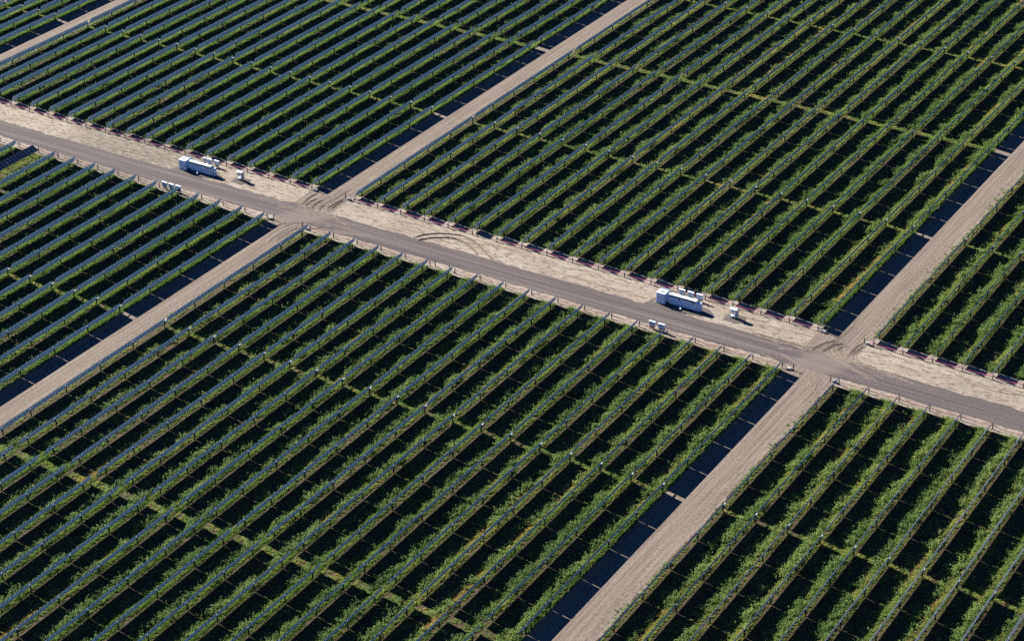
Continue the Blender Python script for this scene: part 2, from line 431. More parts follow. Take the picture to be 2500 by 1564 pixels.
for _ in range(16):
    x = random.uniform(-85, 140); y = random.uniform(9.2, 14.6); L = random.uniform(6, 22)
    rut(fb, [(x, y), (x + L * .35, y + random.uniform(-.6, .6)), (x + L * .7, y + random.uniform(-.9, .9)), (x + L, y + random.uniform(-1.4, 1.4))], random.uniform(.12, .22), .02)
tag(fb.obj('wheel_marks', [M_SHOULDER]), kind='structure')

# ------------------------------------------------------------------ solar trackers
PITCH = .985
def bank_mesh(n):
    """n framed modules side by side, local x across the row, y along it, z the sunny side"""
    b = MB(); wd, L, th, fr = PITCH - .014, 1.96, .038, .022
    for i in range(n):
        y = (i - (n - 1) / 2) * PITCH; hx, hy = L / 2, wd / 2
        z0, z1 = .085, .085 + th
        o_ = [(-hx, y - hy), (hx, y - hy), (hx, y + hy), (-hx, y + hy)]
        q_ = [(-hx + fr, y - hy + fr), (hx - fr, y - hy + fr), (hx - fr, y + hy - fr), (-hx + fr, y + hy - fr)]
        for j in range(4):
            j2 = (j + 1) % 4
            b.quad([(*o_[j], z0), (*o_[j2], z0), (*o_[j2], z1), (*o_[j], z1)], 1)
            b.quad([(*o_[j], z1), (*o_[j2], z1), (*q_[j2], z1), (*q_[j], z1)], 1)
            b.quad([(*q_[j], z0), (*q_[j2], z0), (*o_[j2], z0), (*o_[j], z0)], 1)
        b.quad([(*p_, z1 - .003) for p_ in q_], 0)
        b.quad([(*p_, z0 + .006) for p_ in reversed(q_)], 2)
        b.box((0, y - PITCH / 2, .05), (1.95, .05, .055), 3)       # rail across the seam on the shaded side
    return b.mesh('panel_bank', [M_GLASS, M_FRAME, M_BACK, M_POST])
BANK = {n: bank_mesh(n) for n in (2, 7, 8, 9)}
def post_mesh():
    b = MB(); zt = 1.20
    for sx in (-.085, .085): b.box((sx, 0, zt / 2 - .15), (.016, .15, zt + .3), 0)
    b.box((0, 0, zt / 2 - .15), (.154, .012, zt + .3), 0)
    b.bbox(-.11, .11, -.07, .07, zt, zt + .03, 1)
    ring = [(.145 * math.cos(a), -.055, TUBE_H + .145 * math.sin(a)) for a in np.linspace(0, 2 * PI, 11)[:-1]]
    n = len(b.v); b.v += ring + [(x, .055, z) for x, _, z in ring]
    for i in range(10):
        j = (i + 1) % 10; b.f.append((n + i, n + j, n + 10 + j, n + 10 + i)); b.mi.append(1)
    b.f.append(tuple(n + i for i in range(10))); b.mi.append(1)
    b.f.append(tuple(n + 19 - i for i in range(10))); b.mi.append(1)
    return b.mesh('post', [M_POST, M_BRIGHT])
POST = post_mesh()
def drive_mesh():
    b = MB()
    b.tube([(0, -.10, 0), (0, .10, 0)], .16, 12, 0)              # slew ring
    b.tube([(-.10, .02, -.20), (.34, .02, -.20)], .085, 8, 0)    # worm and motor
    b.tube([(.30, .02, -.20), (.62, .02, -.20)], .07, 8, 1)
    b.box((0, -.02, -.17), (.30, .26, .10), 0)
    b.box((.05, .42, .02), (.20, .34, .16), 2)                   # control box
    b.box((.02, .72, .0), (.16, .10, .24), 0)
    return b.mesh('drive_motor', [M_STEEL, M_POST, M_GREY])
DRIVE = drive_mesh()
def tube_mesh(half):
    b = MB(); b.tube([(0, -half, 0), (0, half, 0)], .065, 8, 0); return b.mesh('torque_tube', [M_TUBE])

def make_tracker(name, steps):
    """steps: post spacings from the motor outward; last panel pair overhangs"""
    root = empty(name); offs = [0]
    for s_ in steps: offs.append(offs[-1] + s_)
    half = offs[-1]
    rot = (0, -TILT, 0)
    t = new_obj('torque_tube', tube_mesh(half + 2.0), root, (0, 0, TUBE_H), rot)
    for o_ in offs:
        for sg in ((1,) if o_ == 0 else (1, -1)): new_obj('post', POST, root, (0, sg * o_, 0))
    d = new_obj('drive_motor', DRIVE, root, (0, 0, TUBE_H), (0, 0, 0))
    for i in range(len(steps)):
        n = 7 if i == len(steps) - 1 else 9
        for sg in (1, -1):
            if i == 0 and sg == 1:
                y = offs[1] - .07 - 4 * PITCH; n_ = 8
            elif i == 0: y = -(offs[1] - .08 - 4.5 * PITCH); n_ = 9
            else: y = sg * (offs[i] + offs[i + 1]) / 2; n_ = n
            new_obj('panel_bank', BANK[n_], root, (0, y, TUBE_H), rot)
    for sg in (1, -1): new_obj('panel_bank', BANK[2], root, (0, sg * (half + .07 + PITCH), TUBE_H), rot)
    return root
def set_tilt(root, ang):
    for ch in root.children:
        if ch.name.split('.')[0] in ('panel_bank', 'torque_tube'): ch.rotation_euler = (0, -ang, 0)

PROTO = make_tracker('solar_tracker', [M, P, P, P, Q])
ORD = ['first', 'second', 'third', 'fourth', 'fifth', 'sixth', 'seventh', 'eighth', 'ninth', 'tenth', 'eleventh', 'twelfth',
       'thirteenth', 'fourteenth', 'fifteenth', 'sixteenth', 'seventeenth', 'eighteenth', 'nineteenth', 'twentieth']
BNAME = {('Z', 1): 'far upper left block', ('A', 1): 'upper left block', ('B', 1): 'upper middle block', ('C', 1): 'upper right block',
         ('Z', -1): 'far lower left block', ('A', -1): 'lower left block', ('B', -1): 'lower middle block', ('C', -1): 'lower right block'}
TABLES = {-1: [('at the road', -D0 - HALF), ('beyond the first', -D0 - 3 * HALF - DMID)],
          1: [('at the road', YF + DF0 + HALF), ('beyond the first', YF + DF0 + 3 * HALF + DMID)]}
used = [False]; ROWS = []
ys = np.linspace(-HALF - 2, HALF + 2, 60)
def row_phrase(b, j): return ORD[j] + ' row ' + ('left of its lane' if b in 'ZA' else 'right of its lane')
for b, n in BLOCKS.items():
    for j in range(n):
        x = row_x(b, j)
        for side in (-1, 1):
            vis_any = False
            for ti, (where, yc) in enumerate(TABLES[side]):
                pts = np.stack([np.full(60, x), yc + ys, np.full(60, .6)], -1)
                if not in_frame(pts, .0).any(): continue
                vis_any = True
                lab = 'blue solar tracker %s, %s, %s' % (where, row_phrase(b, j), BNAME[(b, side)])
                if b == 'A' and side == -1 and j == 10 and ti == 0:
                    o = make_tracker('solar_tracker', [P, Q]); o.location = (x, -D0 - Q - P, 0)
                    lab = 'short tilted tracker just right of the flat dark one, lower left block'
                else:
                    o = PROTO if not used[0] else copy_tree(PROTO); used[0] = True
                    o.location = (x, yc, 0)
                ang = TILT + math.radians(random.uniform(-1.3, 1.3))
                if b == 'A' and side == -1 and j == 11 and ti == 0:
                    ang = -math.radians(27); lab = 'odd solar tracker tipped toward the camera, its dark glass showing, lower left block'
                set_tilt(o, ang)
                tag(o, lab, 'solar tracker', 'long rows of tilted solar trackers')
                if ang < 0:
                    # its modules are plain to see: each one a sub-part of its bank
                    bm1 = bank_mesh(1); bm1.name = 'solar_module'
                    for ch in [c for c in o.children if c.name.startswith('panel_bank')]:
                        nm = round(len(ch.data.polygons) / 20) if False else max(k_ for k_ in BANK if BANK[k_] == ch.data)
                        rail = MB().box((0, 0, .052), (.10, nm * PITCH - .1, .03), 0).mesh('panel_bank', [M_TUBE])
                        ch.data = rail
                        for i in range(nm): new_obj('solar_module', bm1, ch, (0, (i - (nm - 1) / 2) * PITCH, 0))
            if vis_any: ROWS.append((b, j, side, x))

# ------------------------------------------------------------------ cable posts and cables along the road
def cable_post():
    root = empty('cable_post'); b = MB(); h = 1.12
    for sx in (-.07, .07): b.box((sx, 0, h / 2 - .1), (.016, .13, h + .2), 0)
    b.box((0, 0, h / 2 - .1), (.13, .014, h + .2), 0)
    b.obj('post', [M_POST], root)
    c = MB(); c.box((0, -.10, .80), (.10, .08, .05), 0); c.box((0, .10, .80), (.10, .08, .05), 0); c.box((0, .0, .52), (.20, .05, .05), 0)
    c.obj('hanger_bracket', [M_STEEL], root)
    return root
cp0 = cable_post(); cpu = [False]
def put_cpost(x, y, label, rz=0):
    o = cp0 if not cpu[0] else copy_tree(cp0); cpu[0] = True
    o.location = (x, y, 0); o.rotation_euler = (0, 0, rz)
    return tag(o, label, 'post', 'steel cable posts along the gravel road')
runs = {}
for b, n in BLOCKS.items():
    for side, y in ((-1, 0.0), (1, YF)):
        xs = []
        for j in range(n):
            x = row_x(b, j)
            if not in_frame(np.array([x, y, .5]), .03): continue
            xs.append(x)
            o = put_cpost(x, y, 'dark steel cable post ending the %s, %s' % (row_phrase(b, j), BNAME[(b, side)]))
            if side == 1:
                MB().box((.05, -.13, .93), (.16, .10, .26), 0).box((-.10, -.10, .62), (.10, .06, .14), 0).obj('surge_box', [M_WHITE if random.random() < .6 else M_GREY], o)
        if xs: runs[(b, side)] = sorted(xs)
def extra_post(x, y, label, tall=1.25):
    o = put_cpost(x, y, label); o.scale = (1, 1, tall / 1.12); return o
extra_post(-9.55, .3, 'lone end post left of the first lane mouth, lower side of the road')
extra_post(-2.2, .35, 'lone end post right of the first lane mouth, lower side of the road')
extra_post(30.63, .2, 'lone post left of the cable gap, lower middle block')
extra_post(34.0, .2, 'lone post right of the cable gap, lower middle block')
extra_post(108.25, .3, 'lone end post left of the second lane mouth, lower side of the road')
extra_post(115.6, .2, 'lone end post right of the second lane mouth, lower side of the road')
extra_post(-9.4, YF - .1, 'lone end post left of the first lane mouth, upper side of the road')
extra_post(-2.3, YF, 'lone end post right of the first lane mouth, upper side of the road', 1.4)
extra_post(30.7, YF, 'lone post left of the cable gap, upper middle block')
extra_post(34.0, YF, 'lone post right of the cable gap, upper middle block')
extra_post(108.2, YF, 'lone end post left of the second lane mouth, upper side of the road')
extra_post(115.5, YF - .1, 'lone end post right of the second lane mouth, upper side of the road')

def catenary(xs, y, z, sag, skip=(), rnd=.15, ends=None):
    segs = []
    for a, b in zip(xs[:-1], xs[1:]):
        if any(a < s_ < b for s_ in skip): segs.append(None); continue
        s_ = sag * (1 + random.uniform(-rnd, rnd))
        segs.append([(a + (b - a) * t, y + .05 * math.sin(t * 9 + a), z - s_ * 4 * t * (1 - t)) for t in np.linspace(0, 1, 9)])
    return segs
for (b, side), xs in runs.items():
    y = 0.0 if side == -1 else YF
    xx = list(xs)
    if b == 'A': xx = xx                                     # the run keeps on past the left edge
    first = xx[0] - S if b in 'AZ' else xx[0]
    last = xx[-1] + S if b == 'C' else xx[-1]
    xx = ([first] if first < xx[0] else []) + xx + ([last] if last > xx[-1] else [])
    skip = [32.3] if b == 'B' else []
    root = empty('hanging_cables', (0, 0, 0))
    lb = {('A', -1): 'lower left block', ('B', -1): 'lower middle block', ('C', -1): 'lower right block', ('A', 1): 'upper left block', ('B', 1): 'upper middle block', ('C', 1): 'upper right block'}.get((b, side), BNAME[(b, side)])
    tag(root, 'pink and black cables slung low between the road posts of the %s' % lb, 'cables', 'cable runs along the road')
    for nm, m, z, sag, r, dy in (('pink_cable', M_PINK, .80, .30 if side == 1 else .24, .055 if side == 1 else .034, -.1), ('black_cable', M_BLACK, .52, .22, .032, 0.0), ('pale_conduit', M_PALE, .50, .36, .028, .06)):
        if side == -1 and nm == 'pale_conduit': continue
        mb = MB()
        for sgm in catenary(xx, y + dy, z, sag, skip):
            if sgm: mb.tube(sgm, r, 5, 0, False)
        for e, sg in ((xx[-1], 1), (xx[0], -1)):
            if (b == 'A' and sg == 1) or (b == 'B') or (b == 'C' and sg == -1):
                mb.tube([(e, y + dy, z), (e + sg * .45, y + dy, z - .12), (e + sg * .8, y + dy, .35), (e + sg * .9, y + dy, -.05)], r, 5, 0, False)
        mb.obj(nm, [m], root)
pb0 = None
for x, y, lb in ((-10.3, .15, 'grey cable pit box left of first lane, lower side of road'), (-1.0, .2, 'grey cable pit box right of first lane, lower side of road'),
                 (107.55, .2, 'grey cable pit box left of second lane, lower side of road'), (116.35, .2, 'grey cable pit box right of second lane, lower side of road'),
                 (-10.1, YF - .1, 'grey cable pit box left of first lane, upper side of road'), (-1.4, YF, 'grey cable pit box right of first lane, upper side of road'),
                 (107.4, YF - .1, 'grey cable pit box left of second lane, upper side of road'), (116.2, YF, 'grey cable pit box right of second lane, upper side of road')):
    if pb0 is None:
        r_ = empty('cable_pit_box'); bb = MB().bevbox(-.34, .34, -.26, .26, -.05, .34, .03, 0); bb.obj('box', [M_GREY], r_)
        ll = MB().bevbox(-.38, .38, -.30, .30, .34, .40, .02, 0); ll.box((.0, -.30, .33), (.10, .03, .08), 0); ll.obj('lid', [M_CONC], r_)
        pp = MB(); pp.tube([(-.2, .1, .3), (-.2, .1, .78)], .05, 6, 0).tube([(.15, -.1, .3), (.15, -.1, .66)], .05, 6, 0).obj('conduit_riser', [M_GREY], r_)
        pb0 = r_; o = r_
    else: o = copy_tree(pb0)
    o.location = (x, y, 0); tag(o, lb, 'cable box', 'cable pit boxes at the lane mouths')

# ------------------------------------------------------------------ combiner box racks
def rack(n):
    root = empty('combiner_rack'); wd, gp = .64, .06
    tot = n * wd + (n - 1) * gp
    fr = MB()
    for i in range(n): 
        xc = -tot / 2 + wd / 2 + i * (wd + gp)
        fr.box((xc, .10, .55), (.07, .07, 1.2), 0)
    fr.box((0, .13, .72), (tot, .05, .06), 0).box((0, .13, 1.50), (tot, .05, .06), 0).box((0, -.02, .35), (tot * .8, .18, .22), 1)
    fr.obj('rack_frame', [M_POST, M_BLACK], root)
    for i in range(n):
        x0 = -tot / 2 + i * (wd + gp)
        c = MB().bevbox(x0, x0 + wd, -.22, .10, .62, 1.68, .03, 0)
        c.box((x0 + wd / 2, -.06, 1.70), (wd + .08, .42, .04), 0)
        co = c.obj('cabinet', [M_WHITE], root)
        d = MB().bbox(x0 + .04, x0 + wd - .04, -.245, -.222, .68, 1.60, 0); d.bbox(x0 + wd - .14, x0 + wd - .10, -.27, -.246, 1.05, 1.20, 1)
        d.bbox(x0 + .18, x0 + .44, -.252, -.246, 1.36, 1.50, 2)
        d.obj('door', [M_WHITE, M_DARK, M_GREY], co)
        wv = MB(); wv.tube([(x0 + .2, -.02, .62), (x0 + .2, -.02, .05)], .035, 5, 0).tube([(x0 + .42, 0, .62), (x0 + .42, .02, .05)], .035, 5, 0)
        wv.obj('cable_drop', [M_BLACK], co)
    return root
r1, r2 = rack(1), rack(2)
RK = [(1, -38.8, 13.9, 'single white combiner box behind the left inverter station'), (2, -37.5, 13.9, 'white combiner pair between two others behind the left inverter station'),
      (2, -35.62, 14.0, 'right-hand white combiner pair behind the left inverter station'),
      (2, 78.32, 14.2, 'leftmost white combiner pair behind the right inverter station'), (2, 80.2, 14.2, 'middle white combiner pair behind the right inverter station'),
      (2, 82.12, 14.2, 'rightmost white combiner pair behind the right inverter station'),
      (2, -38.55, .1, 'leftmost white combiner pair by the lower left panels, across from the left inverter'), (2, -36.7, .1, 'middle white combiner pair by the lower left panels, across from the left inverter'),
      (2, -34.85, .15, 'rightmost white combiner pair by the lower left panels, across from the left inverter'),
      (2, 79.2, .55, 'left white combiner pair across the road from the right inverter'), (2, 81.15, .55, 'right white combiner pair across the road from the right inverter')]
fst = {1: True, 2: True}
for n, x, y, lb in RK:
    src = r1 if n == 1 else r2
    o = src if fst[n] else copy_tree(src); fst[n] = False
    o.location = (x, y, 0); o.scale = (.93, .93, .93); tag(o, lb, 'combiner box', 'white combiner boxes on racks')
# ------------------------------------------------------------------ inverter stations
def station():
    root = empty('inverter_station')
    sk = MB(); sk.bbox(.05, 1.85, .05, 2.2, .0, .12, 0); sk.bbox(2.3, 8.1, .75, 1.5, .0, .14, 0); sk.bbox(8.1, 9.0, .95, 1.6, 0, .10, 0)
    sk.bbox(-.12, .1, -.02, .1, .0, .16, 1)
    sk.obj('base_skid', [M_DARK, M_BRIGHT], root)
    t = MB().bevbox(0, 1.85, 0, 1.55, .12, 2.26, .03, 0); t.bbox(-.05, 1.90, -.06, 1.60, 2.26, 2.34, 1)
    t.bbox(.75, 1.25, .55, .70, 2.34, 2.42, 2); t.bbox(.6, 1.45, .98, 1.10, 2.34, 2.38, 2)
    to = t.obj('transformer_cabinet', [M_WHITE, M_ROOF, M_DARK], root)
    for x0 in (.05, .95):
        d = MB().bbox(x0, x0 + .84, -.025, -.002, .22, 2.18, 0)
        if x0 < .5: d.bbox(x0 + .38, x0 + .56, -.032, -.026, 1.32, 1.50, 1)
        else: d.bbox(x0 + .30, x0 + .62, -.032, -.026, 1.25, 1.50, 2)
        d.bbox(x0 + .76, x0 + .80, -.05, -.026, 1.0, 1.2, 3)
        d.obj('door', [M_WHITE, M_SIGN_R, M_ROOF, M_DARK], to)
    for i in range(5):
        f = MB(); x = .14 + i * .40
        f.bevbox(x, x + .15, 1.57, 2.45, .55, 2.28, .03, 0)
        f.bbox(x + .16, x + .38, 1.60, 2.40, .7, 1.80, 1)  # dark block between fins, its colour standing in for the gap's shade
        f.obj('radiator_fin', [M_ROOF, M_DARK], to)
    bu = MB().bbox(1.86, 2.36, .80, 1.40, .55, 1.95, 0); bu.obj('bus_duct', [M_WHITE], root)
    c = MB().bevbox(2.36, 8.15, .78, 1.50, .14, 1.86, .02, 0); c.bbox(2.40, 8.10, .84, 1.48, 1.86, 2.10, 1)
    co = c.obj('inverter_cabinet', [M_WHITE, M_DARK], root)
    rf = MB()
    for xa, xb in ((2.28, 5.22), (5.25, 8.22)):
        n0 = len(rf.v)
        prof = [(.74, 2.08), (.74, 2.15), (1.05, 2.27), (1.56, 2.20), (1.56, 2.08)]
        rf.v += [(xa, y, z) for y, z in prof] + [(xb, y, z) for y, z in prof]
        for i in range(5):
            j = (i + 1) % 5; rf.f.append((n0 + i, n0 + j, n0 + 5 + j, n0 + 5 + i)[::-1]); rf.mi.append(0)
        rf.f.append(tuple(n0 + i for i in range(5))); rf.mi.append(0); rf.f.append(tuple(n0 + 9 - i for i in range(5))); rf.mi.append(0)
    rf.obj('roof', [M_ROOF], co)
    lv = MB()
    for i in range(4): lv.box((5.25, .77, 1.78 + i * .085), (5.66, .05, .05), 0, Matrix.Rotation(.5, 3, 'X'))
    lv.obj('louvre_strip', [M_DARK], co)
    for i in range(4):
        x0 = 2.42 + i * 1.43
        d = MB().bbox(x0, x0 + 1.37, .752, .777, .22, 1.80, 0); d.bbox(x0 + .66, x0 + .70, .735, .751, .9, 1.12, 1); d.bbox(x0 + .2, x0 + .26, .742, .751, 1.3, 1.36, 1)
        d.bbox(x0 + .68, x0 + .69, .749, .7515, .24, 1.78, 2)
        do = d.obj('door', [M_WHITE, M_GREY, M_GREY], co)
        if i in (1, 3):
            v = MB().bbox(x0 + .60, x0 + .86, .720, .751, 1.42, 1.66, 0); v.bbox(x0 + .57, x0 + .89, .735, .7505, 1.39, 1.69, 1); v.obj('vent', [M_DARK, M_GREY], do)
    e = MB().bevbox(8.17, 8.72, .86, 1.50, .10, 1.70, .03, 0); e.bevbox(8.73, 9.10, 1.02, 1.66, .08, 1.82, .03, 0)
    n0 = len(e.v); e.v += [(8.17, .86, 1.70), (8.72, .86, 1.70), (8.72, 1.50, 1.70), (8.17, 1.50, 1.70), (8.19, .88, 1.88), (8.19, 1.48, 1.88)]
    for f_ in ((0, 1, 4), (1, 2, 5, 4), (2, 3, 5), (3, 0, 4, 5)): e.f.append(tuple(n0 + q for q in f_)); e.mi.append(0)
    eo = e.obj('end_cabinet', [M_WHITE], root)
    v = MB().bbox(9.101, 9.13, 1.20, 1.42, 1.30, 1.56, 0); v.obj('vent', [M_DARK], eo)
    v = MB().bbox(9.101, 9.13, 1.20, 1.42, .40, .62, 0); v.obj('vent', [M_DARK], eo)
    s_ = MB().bbox(8.30, 8.48, .835, .859, 1.05, 1.25, 0); s_.bbox(8.32, 8.46, .837, .859, .62, .74, 1); s_.obj('warning_plate', [M_GREY, M_SIGN_R], eo)
    return root
st = station(); st.location = (75.12, 9.55, 0)
tag(st, 'long white inverter station on the verge near the right lane', 'inverter station', 'inverter stations')
st2 = copy_tree(st); st2.location = (-42.15, 9.1, 0)
tag(st2, 'long white inverter station on the verge left of the middle lane', 'inverter station', 'inverter stations')
pad('gravel_pad', [(73.2, 8.0), (80.5, 7.9), (86.0, 9.6), (87.0, 11.0), (84.6, 12.4), (74.2, 12.0)], .022, 3)
pad('gravel_pad', [(-44.0, 7.6), (-36.5, 7.5), (-32.3, 9.0), (-31.4, 10.4), (-33.6, 12.2), (-43.0, 11.8)], .022, 4)
pad('gravel_pad', [(89.0, 10.4), (91.4, 9.9), (93.2, 11.0), (92.6, 13.2), (90.0, 13.4), (88.8, 12.2)], .022, 5)
pad('gravel_pad', [(-28.9, 9.8), (-25.6, 9.7), (-24.6, 11.2), (-25.2, 12.9), (-28.4, 12.5)], .022, 6)
# short marker stake in front of each station
mk = empty('marker_stake'); MB().bbox(-.06, .06, -.06, .06, -.05, .62, 0).obj('stake', [M_PALE], mk); MB().bevbox(-.16, .16, -.16, .16, .62, .76, .03, 0).obj('cap', [M_WHITE], mk)
mk.location = (80.75, 8.85, 0); tag(mk, 'short pale marker stake in front of the right inverter station', 'marker', 'marker stakes by inverters')
mk2 = copy_tree(mk); mk2.location = (-36.6, 8.5, 0); tag(mk2, 'short pale marker stake in front of the left inverter station', 'marker', 'marker stakes by inverters')

def kiosk():
    root = empty('equipment_kiosk')
    f = MB()
    for x, y in ((.06, .05), (.06, .62), (1.48, .62)): f.bbox(x - .04, x + .04, y - .04, y + .04, -.05, 1.95, 0)
    f.bbox(1.46, 1.56, .0, .10, -.05, 2.08, 1)
    f.bbox(.02, 1.52, .56, .64, 1.1, 1.18, 0); f.bbox(.02, 1.52, .56, .64, .25, .33, 0); f.bbox(.02, .10, .05, .62, .25, .33, 0)
    f.obj('frame', [M_BRIGHT, M_POST], root)
    r = MB(); n0 = 0
    prof = [(-.18, 1.90), (-.16, 1.98), (.10, 2.10), (.50, 2.10), (.74, 1.98), (.76, 1.90)]
    r.v = [(-.08, y, z) for y, z in prof] + [(1.48, y, z) for y, z in prof]
    for i in range(6): j = (i + 1) % 6; r.f.append((i, 6 + i, 6 + j, j)); r.mi.append(0)
    r.f.append(tuple(range(6))[::-1]); r.mi.append(0); r.f.append(tuple(range(6, 12))); r.mi.append(0)
    r.obj('canopy', [M_ROOF], root)
    c = MB().bevbox(.08, .66, .22, .55, 1.0, 1.78, .03, 0); co = c.obj('control_box', [M_WHITE], root)
    MB().bbox(.14, .60, .195, .219, 1.06, 1.70, 0).bbox(.53, .57, .175, .194, 1.3, 1.45, 1).obj('door', [M_WHITE, M_DARK], co)
    MB().bevbox(.84, 1.40, .30, .58, 1.12, 1.72, .03, 0).obj('meter_panel', [M_GREY], root)
    MB().bevbox(.86, 1.42, .34, .58, .45, 1.00, .03, 0).obj('junction_box', [M_WHITE], root)
    s = MB().bbox(.0, 1.46, -.05, .52, .52, .58, 0); s.bbox(0, .5, -.05, .4, .06, .30, 0); s.obj('shelf', [M_ROOF], root)
    d = MB(); d.tube([(.25, .4, 1.0), (.27, .35, .7), (.4, .3, .55)], .05, 6, 0).tube([(1.1, .45, .45), (1.1, .45, .0)], .045, 6, 0).obj('conduit', [M_GREY], root)
    m = MB(); m.tube([(1.52, .05, 2.0), (1.52, .05, 2.75)], .025, 6, 0); m.obj('antenna', [M_POST], root)
    return root
kk = kiosk(); kk.location = (89.85, 11.55, 0); tag(kk, 'small white equipment kiosk right of the right inverter station', 'kiosk', 'equipment kiosks on the verge')
k2 = copy_tree(kk); k2.location = (-27.9, 11.3, 0); tag(k2, 'small white equipment kiosk right of the left inverter station', 'kiosk', 'equipment kiosks on the verge')

# ------------------------------------------------------------------ vegetation (stuff)
def weed_variant(seed):
    r = random.Random(seed); b = MB()
    stems = [(r.gauss(0, .16), r.gauss(0, .16), r.uniform(.5, 1.0)) for _ in range(6)]
    for sx, sy, h in stems:
        for k_ in range(9):
            t = r.uniform(.12, 1.0); a = r.uniform(0, 2 * PI); z = h * t * .72
            L = r.uniform(.16, .27) * (1.15 - .5 * t); wd = L * r.uniform(.38, .6)
            d = Vector((math.cos(a), math.sin(a), r.uniform(-.35, .55))).normalized()
            sd_ = d.cross(Vector((0, 0, 1))).normalized(); roll = r.uniform(-.8, .8)
            sd_ = (Matrix.Rotation(roll, 3, d) @ sd_)
            p0 = Vector((sx * (1 + t * .7), sy * (1 + t * .7), z)); m_ = p0 + d * L * .5
            b.quad([p0, m_ - sd_ * wd / 2, p0 + d * L + Vector((0, 0, -.04)), m_ + sd_ * wd / 2])
    return bpy.data.objects.new('weed_clump', b.mesh('weed_clump', [M_WEED]))
def grass_variant(seed):
    r = random.Random(seed); b = MB()
    for _ in range(30):
        a = r.uniform(0, 2 * PI); rr = abs(r.gauss(0, .17)); p0 = Vector((rr * math.cos(a), rr * math.sin(a), 0))
        h = r.uniform(.45, 1.0); ln = r.uniform(.1, .55); a2 = a + r.uniform(-.9, .9)
        d = Vector((math.cos(a2) * ln, math.sin(a2) * ln, 1)).normalized(); w_ = r.uniform(.025, .05)
        a3 = r.uniform(0, PI); sd_ = Vector((math.cos(a3), math.sin(a3), 0))
        m_ = p0 + d * h * .2; tp = p0 + d * h * .40 + Vector((math.cos(a2) * .06, math.sin(a2) * .06, -.02))
        b.quad([p0 - sd_ * w_, p0 + sd_ * w_, m_ + sd_ * w_ * .9, m_ - sd_ * w_ * .9]); b.quad([m_ - sd_ * w_ * .9, m_ + sd_ * w_ * .9, tp])
    return bpy.data.objects.new('grass_tuft', b.mesh('grass_tuft', [M_GRASS]))
WV = [weed_variant(i + 1) for i in range(6)]; GV = [grass_variant(i + 20) for i in range(6)]

def scatter(name, variants, X, Y, scl, tint, label):
    n = len(X)
    me = bpy.data.meshes.new(name); me.vertices.add(n)
    co = np.stack([X, Y, np.zeros(n)], -1).astype(np.float32); me.vertices.foreach_set('co', co.ravel())
    for nm, tp, arr in (('scl', 'FLOAT', scl), ('tint', 'FLOAT', tint), ('rz', 'FLOAT', RNG.uniform(0, 2 * PI, n)), ('pick', 'INT', RNG.integers(0, len(variants), n))):
        at = me.attributes.new(nm, tp, 'POINT'); at.data.foreach_set('value', np.asarray(arr, np.int32 if tp == 'INT' else np.float32))
    me.update()
    o = new_obj(name, me); tag(o, label, name.replace('_', ' '), kind='stuff')
    ng = bpy.data.node_groups.new(name, 'GeometryNodeTree'); N = ng.nodes
    ng.interface.new_socket('Geometry', in_out='INPUT', socket_type='NodeSocketGeometry'); ng.interface.new_socket('Geometry', in_out='OUTPUT', socket_type='NodeSocketGeometry')
    gi, go = N.new('NodeGroupInput'), N.new('NodeGroupOutput')
    mp = N.new('GeometryNodeMeshToPoints'); ip = N.new('GeometryNodeInstanceOnPoints'); g2i = N.new('GeometryNodeGeometryToInstance')
    for v in reversed(variants):
        oi = N.new('GeometryNodeObjectInfo'); oi.inputs['Object'].default_value = v; ng.links.new(oi.outputs['Geometry'], g2i.inputs[0])
    def attr(nm, tp):
        a = N.new('GeometryNodeInputNamedAttribute'); a.data_type = tp; a.inputs['Name'].default_value = nm; return a.outputs['Attribute']
    cx = N.new('ShaderNodeCombineXYZ'); ng.links.new(attr('rz', 'FLOAT'), cx.inputs[2])
    e2r = N.new('FunctionNodeEulerToRotation'); ng.links.new(cx.outputs[0], e2r.inputs[0])
    ng.links.new(gi.outputs[0], mp.inputs['Mesh']); ng.links.new(mp.outputs[0], ip.inputs['Points']); ng.links.new(g2i.outputs[0], ip.inputs['Instance'])
    ip.inputs['Pick Instance'].default_value = True; ng.links.new(attr('pick', 'INT'), ip.inputs['Instance Index'])
    ng.links.new(e2r.outputs[0], ip.inputs['Rotation']); ng.links.new(attr('scl', 'FLOAT'), ip.inputs['Scale'])
    ng.links.new(ip.outputs[0], go.inputs[0])
    md = o.modifiers.new('scatter', 'NODES'); md.node_group = ng
    return o

